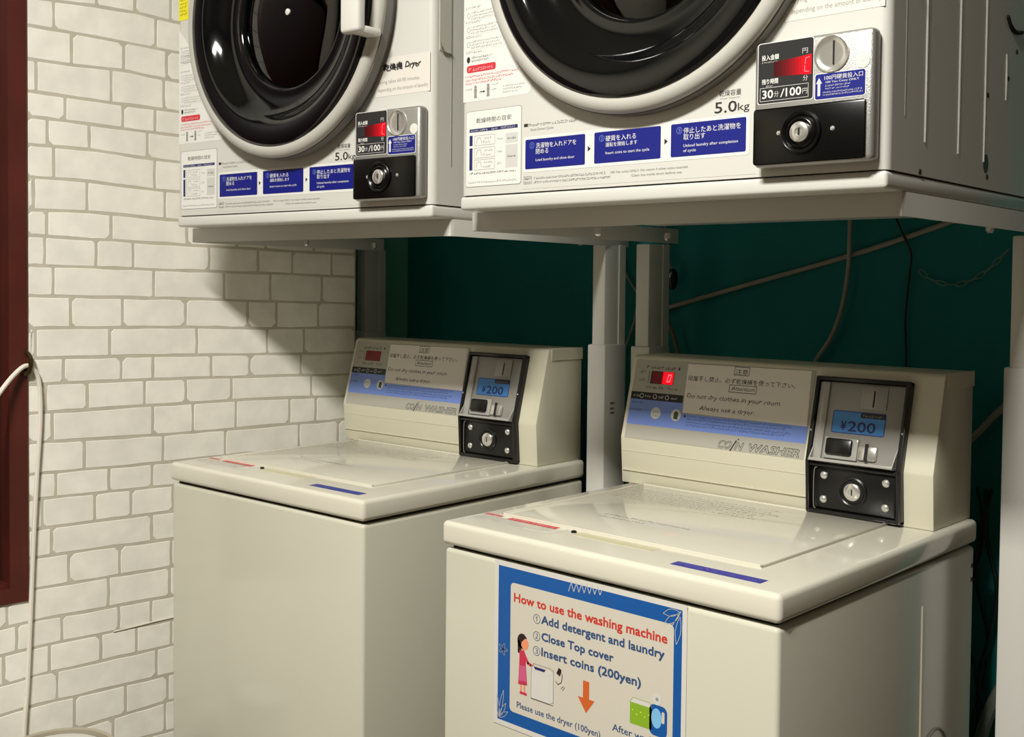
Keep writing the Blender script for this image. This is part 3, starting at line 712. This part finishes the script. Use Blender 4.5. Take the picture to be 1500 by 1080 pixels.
    for z0, z1 in ((.0690, .0825), (.0515, .0655), (.0350, .0490)):
        p.frame(.0284, .0668, z0, z1, .0005, M_GINK, 2); p.greek(.047, .062, z1-.0055, .0035, M_GINK, 2, rr); p.greek(.045, .060, z0+.0025, .0035, M_GINK, 2, rr)
        p.line([(.032, z0+.003), (.034, z1-.003), (.040, z1-.003), (.042, z0+.003)], .0006, M_GINK, 2); p.greek(.0715, .081, (z0+z1)/2-.0015, .003, M_GINK, 2, rr)
    p.rect(.0866, .1086, .0685, .0818, M_LGREY, 2); p.rect(.0866, .1086, .0350, .0662, M_LGREY, 2); p.greek(.090, .105, .0735, .0035, M_INK, 3, rr); p.greek(.090, .105, .049, .0035, M_INK, 3, rr)
    p.greek(.020, .1056, .0290, .0032, M_INK, 2, rr); p.greek(.0165, .1074, .0165, .0032, M_GINK, 2, rr)
    p.obj('drying_time_table', body)
    # three blue instruction boxes
    p = F(.0003); p.rect(.1180, .4590, .0262, .0735, M_WPRINT, 0, .004)
    for x0, x1 in ((.1222, .2232), (.2379, .3388), (.3533, .4548)): p.rect(x0, x1, .0302, .0697, M_BLUE, 1, .002)
    for x in (.2275, .3440): p.poly([(x, .0463), (x, .0537), (x+.0050, .0500)], M_INK, 1)
    p.text('①', .1298, .0580, .0068, M_STB, 2, w=.0080); p.text('②', .2458, .0580, .0068, M_STB, 2, w=.0080); p.text('③', .3610, .0580, .0068, M_STB, 2, w=.0080)
    p.text('洗濯物を入れドアを', .1408, .0578, .0070, M_WPRINT, 2, w=.0680); p.text('閉める', .1408, .0500, .0070, M_WPRINT, 2, w=.0215)
    p.text('Load laundry and close door', .1408, .0402, .0034, M_WPRINT, 2, w=.0655)
    p.text('硬貨を入れる', .2558, .0578, .0070, M_WPRINT, 2, w=.0465); p.text('運転を開始します', .2558, .0506, .0055, M_WPRINT, 2, w=.0485)
    p.text('Insert coins to start the cycle', .2558, .0410, .0034, M_WPRINT, 2, w=.0665)
    p.text('停止したあと洗濯物を', .3710, .0578, .0070, M_WPRINT, 2, w=.0770); p.text('取り出す', .3710, .0502, .0070, M_WPRINT, 2, w=.0300)
    p.text('Unload laundry after completion', .3710, .0414, .0034, M_WPRINT, 2, w=.0735); p.text('of cycle', .3710, .0354, .0034, M_WPRINT, 2, w=.0175)
    p.rect(.1195, .1262, .0872, .0912, M_INK, 1); p.greek(.1275, .2110, .0872, .0042, M_GINK, 1, rr); p.text('Cool Down Cycle', .1305, .0812, .0030, M_GINK, 1, w=.0400)
    p.frame(.1200, .1335, .0110, .0205, .0004, M_GINK, 1); p.greek(.1215, .1325, .0165, .0032, M_INK, 1, rr); p.greek(.1215, .1325, .0118, .0026, M_GINK, 1, rr)
    p.greek(.1380, .2570, .0165, .0032, M_GINK, 1, rr); p.greek(.1380, .2650, .0110, .0032, M_GINK, 1, rr)
    p.text('100 Yen coins ONLY. No return if other coins inserted', .2640, .0166, .0028, M_GINK, 1, w=.113)
    p.text('Clean the inside drum before use', .2960, .0108, .0028, M_GINK, 1, w=.073)
    p.line([(.1180, .0040), (.468, .0040)], .0003, M_LGREY, 0)
    p.obj('instruction_label', body)
    p = F(); p.text('乾燥容量', .4187, .0965, .0068, M_INK, 0, w=.0290); p.text('Dryer Capacity', .4200, .0925, .0022, M_GINK, 0, w=.0260)
    p.text('5.0', .4130, .0772, .0125, M_INK, 1, w=.0290, bold=.0003); p.text('kg', .4435, .0780, .0085, M_INK, 1, w=.0150)
    p.obj('capacity_print', body)
    # hand lettered label
    p = F(.0003); p.rect(.5020, .6150, .1700, .2290, mat('label_film', (222, 217, 209), .35), 0)
    p.text('乾燥機', .5185, .2090, .0105, M_INK, 1, w=.0400, jit=.08, bold=.0008); p.text('Dryer', .5640, .2095, .0085, M_INK, 1, w=.0310, shear=.2, jit=.1, bold=.0008)
    p.text('Drying takes 60-90 minutes.', .5065, .1895, .0056, M_GINK, 1, w=.0885); p.text('depending on the amount of laundry', .5075, .1775, .0056, M_GINK, 1, w=.1040)
    tag(p.obj('handwritten_label', body), 'label with black hand lettering reading Dryer')
    # coin box
    b = B(); b.box(.4745, .6130, -.0200, -.0002, O+.0080, O+.1465, M_SILVER, .0060, 3); cbx = b.obj('coin_box', g)
    b = B(); b.box(.4765, .6060, -.0235, -.0195, O+.0105, O+.0722, M_BLACKC, .0030, 2)
    b.lathe([(.0235, .0), (.0232, -.0030), (.0215, -.0040), (.0195, -.0030), (.0180, -.0012), (.0165, -.0030), (.0145, -.0038), (.0135, -.0015)], (.5345, -.0235, O+.0430), M_BLACKC, 'y', 36)
    cb = b.obj('cash_door', cbx)
    b = B(); b.lathe([(.0110, 0), (.0110, -.0050), (.0095, -.0062), (.0045, -.0062), (.0040, -.0050), (.0004, -.0050)], (.5345, -.0235, O+.0430), M_CHROME, 'y', 30)
    b.box(.5338, .5352, -.0298, -.0285, O+.0395, O+.0465, M_DARK); b.obj('lock', cb)
    for x in (.5080, .5705):
        b = B(); b.lathe([(.0028, 0), (.0022, -.0010), (.0003, -.0014)], (x, -.0235, O+.0440), M_CHROME, 'y', 12); b.obj('screw', cb)
    b = B(); b.lathe([(.0200, .0015), (.0200, -.0012), (.0188, -.0016), (.0175, -.0004), (.0120, .0), (.0003, -.0002)], (.5665, -.0200, O+.1235), M_CHROME, 'y', 36)
    b.box(.5680, .5695, -.0213, -.0202, O+.1120, O+.1370, M_DARK); b.obj('coin_slot', cbx)
    b = B(); b.lathe([(.0078, .001), (.0078, -.0006), (.0003, -.0008)], (.6010, -.0200, O+.1120), M_WPLASTIC, 'y', 20); b.obj('round_seal', cbx)
    p = Print((0, -.0200, O), (1, 0, 0), (0, 0, 1), .0004)
    p.rect(.4795, .5465, .0775, .1450, M_WPRINT, 0, .003); p.rect(.4803, .5457, .0783, .1442, mat('display_face', (44, 44, 46), .3), 1, .003)
    p.text('投入金額', .4845, .1262, .0056, M_WPRINT, 2, w=.0205, bold=.0002); p.greek(.4845, .504, .1228, .0018, M_LGREY, 2, rr)
    p.text('残り時間', .4850, .0998, .0056, M_WPRINT, 2, w=.0195, bold=.0002); p.greek(.4900, .4980, .0965, .0018, M_LGREY, 2, rr)
    p.text('円', .5330, .1285, .0060, M_LGREY, 2, w=.0062); p.text('分', .5340, .0990, .0060, M_LGREY, 2, w=.0058)
    p.frame(.4830, .5405, .0810, .0955, .0005, M_LGREY, 2)
    p.text('30', .4855, .0838, .0088, M_WPRINT, 2, w=.0130, bold=.0004); p.text('分', .5000, .0852, .0062, M_LGREY, 2, w=.0056); p.text('/', .5075, .0838, .0088, M_WPRINT, 2, w=.0050)
    p.text('100', .5140, .0838, .0088, M_WPRINT, 2, w=.0180, bold=.0004); p.text('円', .5338, .0852, .0062, M_LGREY, 2, w=.0056)
    for k in range(12):
        tt = (k/11)**1.5
        p.rect(.4990+.0037*k, .4990+.0037*(k+1)+.0001, .1066-.0016*tt, .1236+.0026*tt, mat('led_step_%d' % k, (int(50+120*tt), 4, int(10+8*tt)), .3, emit=.08+.95*tt, ecol=(int(180+60*tt), 0, 24)), 2)
    p.line([(.5415, .1235), (.5370, .1228), (.5365, .1165)], .0008, M_LEDW, 4); p.line([(.5362, .1145), (.5360, .1085), (.5410, .1080)], .0008, M_LEDW, 4)
    tag(p.obj('display', cbx), 'black display with red digits and 30 min per 100 yen print')
    p = Print((0, -.0200, O), (1, 0, 0), (0, 0, 1), .0004)
    p.rect(.5475, .6050, .0755, .1040, M_WPRINT, 0, .003); p.rect(.5484, .6041, .0764, .1031, M_BLUE, 1, .0025)
    p.poly([(.5513, .0800), (.5543, .0800), (.5543, .0930), (.5562, .0930), (.5528, .0992), (.5494, .0930), (.5513, .0930)], M_WPRINT, 2)
    p.text('100円硬貨投入口', .5590, .0965, .0050, M_WPRINT, 2, w=.0425); p.text('100 Yen Coins ONLY', .5605, .0928, .0022, M_WPRINT, 2, w=.0370)
    for k, z in enumerate((.0893, .0863, .0825, .0798)): p.greek(.5600 if k < 2 else .5575, .5880 if k < 2 else .6015, z, .0019, M_LGREY, 2, rr)
    p.obj('coin_label', cbx)
    # side pressings on both flanks
    for sd in (0, 1):
        xs = DW if sd else 0; sg = 1 if sd else -1
        for y, z0, z1 in ((.099, .060, .62), (.2, .057, .62), (.287, .055, .62), (.364, .118, .1767)):
            b = B(); b.tube([(xs+sg*.0002, y, O+z0), (xs+sg*.0007, y, O+z0+.02), (xs+sg*.0007, y, O+z1-.02), (xs+sg*.0002, y, O+z1)], .0011, M_WHITE, 6, 2); b.obj('pressed_rib', body)
        b = B(); x0, x1 = min(xs, xs+sg*.0006), max(xs, xs+sg*.0006)
        b.box(x0, x1, .0427, .0438, O+.060, O+.62, mat('joint_grey', (150, 148, 138), .5)); b.obj('panel_joint', body, smooth=0)
        b = B(); b.box(min(xs, xs+sg*.0007), max(xs, xs+sg*.0007), .014, .0415, O+.232, O+.325, mat('flank_recess', (205, 203, 192), .5)); b.obj('flank_plate', body, smooth=0)
        b = B(); b.tube([(xs+sg*.001, .0425, O+.2305), (xs+sg*.002, .024, O+.2305), (xs+sg*.003, .016, O+.234), (xs+sg*.003, .013, O+.243)], .0014, M_CHROME, 6, 3); b.obj('flank_clip', body)
        b = B(); b.lathe([(.0085, 0), (.0085, .0006*sg), (.0003, .0006*sg)], (xs, .2965, O+.0310), M_BLACKP, 'x', 16, squash=1.4); b.obj('hole', body, smooth=0)
        for y, z in ((.2985, .1157), (.3735, .147), (.404, .186), (.302, .0150), (.088, -.0030)):
            b = B(); b.lathe([(.0035, 0), (.0030, .0010*sg), (.0003, .0014*sg)], (xs, y, O+max(z, .004)), M_BRASS, 'x', 10); b.obj('screw', body)
        b = B(); b.tube([(xs+sg*.001, .362, O+.225), (xs+sg*.001, .375, O+.214), (xs+sg*.001, .395, O+.210), (xs+sg*.001, .42, O+.214)], .0030, M_DARK, 6, 3); b.obj('vent_lip', body)
    return g
DZ = .4564+H-.0201
d2r, d1r = .0262, .1066
dx2, dy2 = -.0057, .0364
dryer2 = make_dryer('large white coin dryer at the right with its dark flank in view', (dx2, dy2, DZ), d2r)
dryer1 = make_dryer('white coin dryer at the left beside the brick-papered wall', (dx2-.7146, dy2-.0287, DZ-.0043), d1r, 1.3)

# ------------------------------------------------------------------ dryer stands
def make_stand(label, LX0, LX1, ly, plat, rot, ploc):
    """LX0/LX1: outer edges of the two posts, ly their front faces"""
    g = empty('dryer_stand', label, 'stand', ((LX0+LX1)/2, ly, 0), 0, 'white dryer stands'); ox = -(LX0+LX1)/2
    ang = 0
    for s_, xl in ((0, LX0), (1, LX1-.030)):
        x0 = xl+ox; b = B()
        b.box(x0, x0+.030, 0, .056, 0.9, .4085+H, M_LEG, .003, 2); b.box(x0+.0295, x0+.033, .040, .060, .9, .4085+H, M_LEG, .001, 1)
        b.obj('upper_post', g)
        b = B(); b.box(x0-.006, x0+.036, -.005, .060, 0.0, .221+H, M_LEG, .003, 2); b.obj('lower_post', g)
        b = B(); b.box(x0-.006, x0+.036, -.52, .064, 0.0, .035, M_LEG, .003, 2) if False else b.box(x0-.004, x0+.034, -.006, .062, 0, .012, M_BLACKP, .002, 1)
        b.obj('foot_pad', g)
        b = B()
        for zz in (.11, .10, .092): b.box(x0+.0362, x0+.0366, .012, .024, H+zz, H+zz+.003, M_GREYP)
        b.obj('stamped_mark', g, smooth=0)
    b = B(); b.box(LX0+ox+.03, LX1+ox-.03, .035, .055, .12, .16, M_LEG, .002, 1); b.obj('cross_beam', g)
    # platform under the dryer
    pm = Matrix.Translation(Vector(ploc)-Vector(((LX0+LX1)/2, ly, 0))) @ Matrix.Rotation(rot, 4, 'Z')
    x0, x1, y0, y1 = plat; b = B()
    ztop = 0; zb = -.0262
    th = .004
    outer = [(x0, y1), (x0, y0+.012), (x0+.004, y0+.004), (x0+.012, y0), (x1-.010, y0), (x1-.003, y0+.003), (x1, y0+.010), (x1, y1)]
    inner = [(x1-th, y1), (x1-th, y0+.012), (x1-.012, y0+th), (x0+.014, y0+th), (x0+th, y0+.014), (x0+th, y1)]
    b.prism(outer+inner, zb, ztop, M_LEG, 'z')
    b.box(x0+.03, x0+.33, .20, .225, -.012, ztop, M_LEG); b.box(x0+.33, x1-th, .20, .225, -.012, ztop, M_LEG)
    for v in b.bm.verts: v.co = pm @ v.co
    pl = b.obj('platform', g)
    for x, y in ((.02, .30), (.02, .50), (.56, .50)):
        b = B(); b.lathe([(.006, 0), (.006, -.010), (.003, -.013), (.0003, -.013)], tuple(pm @ Vector((x, y, -.012))), M_CHROME, 'z', 6); b.obj('bolt', pl)
    return g
make_stand('white post stand carrying the left dryer over the left washing machine', -.884, -.158, .566, (-.024, DW, .045, .575), d1r, (dx2-.7146, dy2-.0287, DZ-.0044))
make_stand('white post stand carrying the right dryer over the right washing machine', -.098, .592, .580, (-.026, DW, .045, .60), d2r, (dx2, dy2, DZ-.0001))

# ------------------------------------------------------------------ cords
def cord(name, label, pts, rad, m, cat='cable', n=8, group=None, sub=5):
    b = B(); b.tube(pts, rad, m, n, sub); o = b.obj(name); return tag(o, label, cat, group)
YW = YB-.006
def bw(x, z, d=0): return (x, YW-d, z+H)
cord('hose', 'pale rigid drain hose slanting up across the teal wall above the right washer', [bw(-.17, .278, .004), bw(-.129, .288, .004), bw(.059, .337, .004), bw(.256, .388, .004), bw(.406, .434, .004), bw(.60, .50, .004)], .0045, M_GCABLE)
cord('cable', 'thin pale cable looping down the teal wall behind the right washer', [bw(.258, .60, .014), bw(.255, .433, .014), bw(.254, .37, .014), bw(.243, .30, .012), bw(.222, .245, .01), bw(.19, .20, .006), bw(.15, .13, .004), bw(.12, 0, .002)], .0038, M_GCABLE)
cord('cable', 'brownish cord curving down behind the middle post to the right washer', [bw(-.175, .33, .008), bw(-.13, .287, .016), bw(-.103, .250, .018), bw(-.090, .215, .018), bw(-.086, .19, .016), bw(-.083, .10, .01)], .0042, mat('brown_cord', (112, 100, 84), .6))
cord('cable', 'thin black cable hanging straight down the teal wall behind the right washer', [bw(.325, .47, .012), bw(.344, .425, .012), bw(.357, .39, .004), bw(.354, .35, .002), bw(.349, .28, .002), bw(.352, .21, .002), bw(.35, .1, .002), bw(.352, -.1, .002)], .0020, M_BCABLE)
cord('cable', 'thin grey cord behind the middle posts of the dryer stands', [bw(-.235, .42, .002), bw(-.232, .37, .002), bw(-.21, .335, .002), bw(-.195, .315, .002), bw(-.20, .27, .002), bw(-.218, .221, .002), bw(-.243, .165, .002), bw(-.25, .05, .002)], .0022, M_GCABLE)
b = B(); b.lathe([(.004, -.02), (.008, -.012), (.011, 0), (.009, .012), (.004, .02)], (-.1, YW-.02, .345+H), M_BLACKP, 'z', 14, True)
b.lathe([(.003, 0), (.003, -.004), (.0004, -.005)], (-.097, YW-.031, .352+H), M_CHROME, 'y', 10)
tag(b.obj('power_plug'), 'small black plug fixed on the teal wall beside the middle post', 'plug')
cord('cable', 'pale cable rising beside the small black plug on the teal wall', [bw(-.135, .46, .004), bw(-.124, .42, .004), bw(-.118, .38, .006), bw(-.105, .36, .012)], .0020, M_GCABLE)
cord('pipe', 'short pale pipe slanting out behind the right washer control box', [bw(.40, .035, .006), bw(.465, .098, .006), bw(.50, .139, .006), bw(.57, .21, .006)], .0055, M_GCABLE)
for k, (x, lab) in enumerate(((.472, 'dark cord hanging in the gap right of the right washer, nearest the washer'), (.486, 'dark cord hanging in the gap right of the right washer, middle of three'), (.498, 'dark cord hanging in the gap right of the right washer, nearest the post'))):
    cord('cable', lab, [bw(x+.012*math.sin(j*1.7+k*2), .02-.075*j, .006+.004*k) for j in range(11)], .0022+.0006*k, mat('dark_green_cord', (10, 34, 32), .5) if k != 1 else M_BCABLE)
cord('hose', 'grey drain hose low in the gap right of the right washer', [bw(.46, -.52, .03), bw(.485, -.42, .03), bw(.505, -.33, .03), bw(.53, -.27, .03)], .010, mat('dim_grey_hose', (104, 108, 98), .6), 'hose')
# plastic chain
ch = empty('plastic_chain', 'pale plastic chain sagging across the teal wall below the right dryer', 'chain', (.43, YW-.004, .34+H))
P = [(.372, .362), (.385, .350), (.40, .343), (.416, .339), (.432, .338), (.448, .342), (.462, .349), (.476, .358), (.488, .369), (.500, .381), (.510, .393)]
for i, ((xa, za), (xb, zb_)) in enumerate(zip(P, P[1:])):
    b = B(); a = math.atan2(zb_-za, xb-xa); cx_, cz_ = (xa+xb)/2-.43, (za+zb_)/2-.34; pts = []
    for k in range(8):
        t = 2*PI*k/8; p_, q_ = .0098*math.cos(t), .0036*math.sin(t)
        if i % 2: pts.append((cx_+p_*math.cos(a), q_, cz_+p_*math.sin(a)))
        else: pts.append((cx_+p_*math.cos(a)-q_*math.sin(a), 0, cz_+p_*math.sin(a)+q_*math.cos(a)))
    b.tube(pts, .0008, mat('chain_plastic', (120, 140, 128), .5), 5, 1, True); b.obj('link', ch)
# latch on the window frame and the white cable through it
lt = empty('hook_latch', 'dark bronze hook on the edge of the red-brown window frame', 'hook', wl(-.178, .177, .004))
def wv(u_, z, off): return wl(u_, z, off)-wl(-.178, .177, .004)
b = B(); P = [wv(-.196, .205, .0005), wv(-.178, .212, .0005), wv(-.169, .200, .0005), wv(-.169, .150, .0005), wv(-.178, .141, .0005), wv(-.196, .150, .0005)]
Q = [p+nv*.003 for p in P]; b.raw(P+Q, [tuple(range(6))[::-1], tuple(range(6, 12))]+[(k, (k+1) % 6, 6+(k+1) % 6, 6+k) for k in range(6)], M_BRASS); b.obj('back_plate', lt)
b = B(); b.tube([wv(-.170, .196, .003), wv(-.166, .188, .012), wv(-.1655, .172, .016), wv(-.168, .158, .012), wv(-.176, .153, .006)], .0042, M_BRASS, 8, 4); b.obj('hook', lt)
cord('cable', 'white cable passing through the window hook and hanging down the brick-papered wall',
     [wl(-.40, -.05, .16), wl(-.31, .045, .10), wl(-.255, .098, .055), wl(-.2159, .138, .03), wl(-.1912, .160, .018), wl(-.174, .170, .012), wl(-.162, .166, .010), wl(-.150, .150, .007), wl(-.1452, .120, .006), wl(-.1448, .0588, .006), wl(-.1515, -.0453, .006),
      wl(-.1585, -.1755, .006), wl(-.1640, -.3056, .006), wl(-.1700, -.436, .006), wl(-.1760, -.52, .006), wl(-.178, -.60, .006), wl(-.18, -.8, .006), wl(-.18, -.86, .006)], .0042, M_CABLE)
cord('cord', 'thin translucent cord pinned along the brick-papered wall beside the left washer', [wl(.30, -.366, .0013), wl(.1214, -.3673, .0013), wl(.06, -.3695, .0013), wl(-.0006, -.3720, .0013)], .0015, mat('clear_cord', (216, 210, 194), .3), 'cord', 6)
# small round bin in the corner
bc = Vector((-.706, -.228, 0)); rz = -.470+H
t = empty('waste_bin', 'small round beige bin standing in front of the brick-papered wall', 'bin', bc)
b = B(); b.lathe([(.070, 0), (.078, .01), (.088, rz-.02), (.0945, rz-.014), (.0955, rz-.004), (.0935, rz), (.0885, rz-.002), (.087, rz-.012), (.068, .012), (.0005, .012)], (0, 0, 0), M_BINB, 'z', 48); b.obj('bucket', t)
b = B(); b.lathe([(.0790, rz-.012), (.0790, rz-.006), (.074, rz-.003), (.04, rz-.001), (.0005, rz-.001)], (0, 0, 0), M_WPLASTIC, 'z', 48); b.lathe([(.0790, rz-.012), (.0005, rz-.014)], (0, 0, 0), M_WPLASTIC, 'z', 48); b.obj('inner_lid', t)
